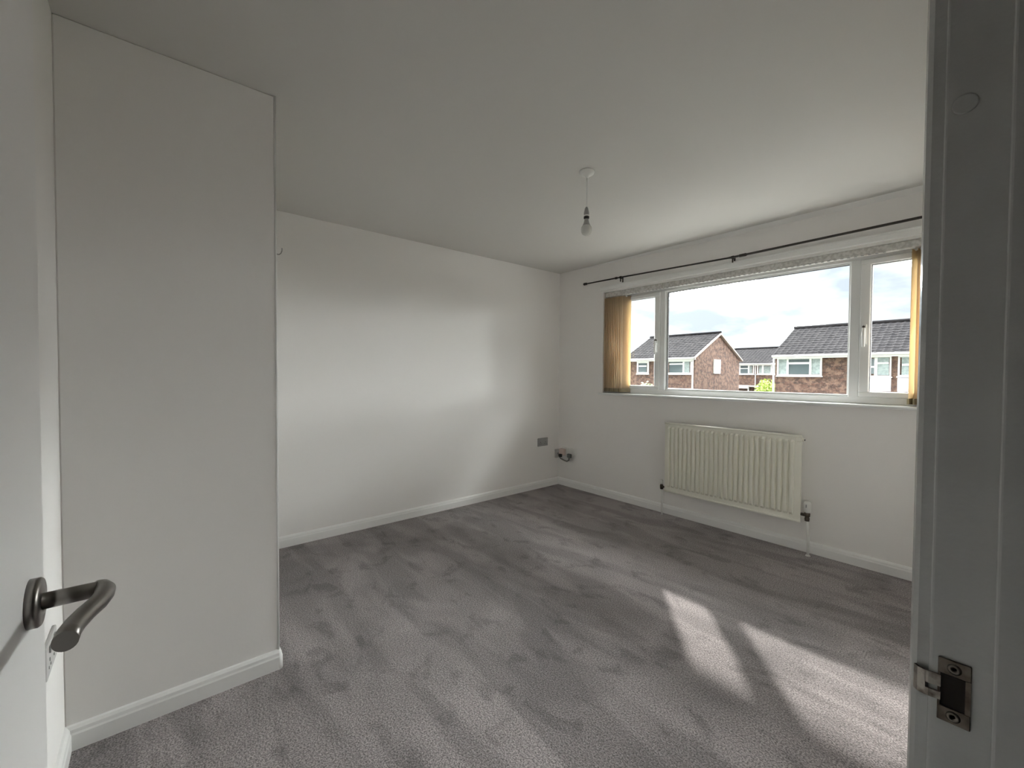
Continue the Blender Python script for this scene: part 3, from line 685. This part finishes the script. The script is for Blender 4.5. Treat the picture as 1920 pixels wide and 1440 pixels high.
for x_ in (-5.86, -2.40): MB().tube([(x_, 24.02, ZG), (x_, 24.02, 2.20)], 0.05, 8).build('downpipe', M_fascia, hB)
MB().box(-5.8, 7.4, 23.0, 24.1, 0.02, 0.16).build('porch_roof', M_flat, hB)
MB().box(-5.8, 7.4, 22.92, 23.0, -0.06, 0.20).build('porch_fascia', M_fascia, hB)
for xx in (-5.6, -1.9, 2.0, 7.2):
    MB().box(xx, xx+0.1, 23.05, 23.15, ZG, 0.02).build('porch_post', M_fascia, hB)

# far terrace between them
hC = house('brick_house', 'distant brick terrace between the gabled house and the long terrace', -26.0, -7.0, 41.5, 7.2, 4.0)
for (a, b_, lights) in ((-15.07, -13.36, [(-14.90, -14.76, [(1.42, 2.10)], 'n'), (-14.62, -13.92, [(1.42, 1.84), (1.92, 2.14)], 'd'), (-13.78, -13.56, [(1.42, 2.10)], 'n')]),
                        (-13.09, -11.38, [(-12.92, -12.66, [(1.42, 2.10)], 'n'), (-12.50, -11.90, [(1.42, 2.10)], 'n'), (-11.78, -11.5, [(1.42, 2.1)], 'n')]),
                        (-19.2, -17.2, [(-19.0, -18.3, [(1.42, 2.10)], 'd'), (-18.2, -17.4, [(1.42, 2.10)], 'n')])):
    house_window(hC, a, b_, 1.30, 2.26, 41.5, lights, 0.1)
MB().box(-20, -7.2, 40.3, 41.5, 0.10, 0.22).build('porch_roof', M_flat, hC)
MB().box(-20, -13.4, 40.22, 40.3, -0.05, 0.26).build('porch_fascia', M_fascia, hC)
for x_ in (-20, -13.5): MB().box(x_, x_+0.1, 40.35, 40.45, ZG, 0.1).build('porch_post', M_fascia, hC)
MB().tube([(-13.22, 41.42, ZG), (-13.22, 41.42, 2.2)], 0.04, 8).build('downpipe', M_fascia, hC)

def bush(name, x, y, ztop, rad_, m, label, n=900, seed=1):
    rnd = random.Random(seed)
    o = empty(name, (x, y, ZG), label, 'shrub')
    st = MB()
    for k in range(5):
        a = k*1.256; st.tube([(x, y, ZG), (x+0.25*math.cos(a), y+0.25*math.sin(a), ZG+(ztop-ZG)*0.45), (x+0.5*rad_*math.cos(a), y+0.5*rad_*math.sin(a), ZG+(ztop-ZG)*0.8)], [0.05, 0.035, 0.015], 6)
    st.build('stem', M_bark, o)
    vs, fs = [], []
    zc = (ztop+ZG)/2+0.4; hz = (ztop-zc)
    for k in range(n):
        u = Vector((rnd.gauss(0, 1), rnd.gauss(0, 1), rnd.gauss(0, 1))).normalized()*(rnd.random()**0.35)*(1+0.12*math.sin(5*rnd.random()))
        c = Vector((x+u.x*rad_, y+u.y*rad_, zc+u.z*hz)); d = Vector((rnd.gauss(0, 1), rnd.gauss(0, 1), rnd.gauss(0, 1))).normalized(); e_ = d.orthogonal().normalized()
        s = rnd.uniform(0.07, 0.14); i = len(vs)
        vs += [c-d*s, c+e_*s*0.5, c+d*s, c-e_*s*0.5]; fs.append((i, i+1, i+2, i+3))
    off = world_loc(o); me = bpy.data.meshes.new('foliage'); me.from_pydata([tuple(v-off) for v in vs], [], fs); me.materials.append(m)
    f = bpy.data.objects.new('foliage', me); COL.objects.link(f); f.parent = o; f['kind'] = 'stuff'
    return o
bush('garden_shrub', -10.35, 36.0, 0.85, 0.85, M_leafy, 'yellow-green shrub in front of the distant terrace', 1600, 3)
bush('garden_shrub', -12.4, 21.2, 0.66, 1.0, M_leafg, 'dull grey-green shrub in front of the gabled house', 1600, 5)
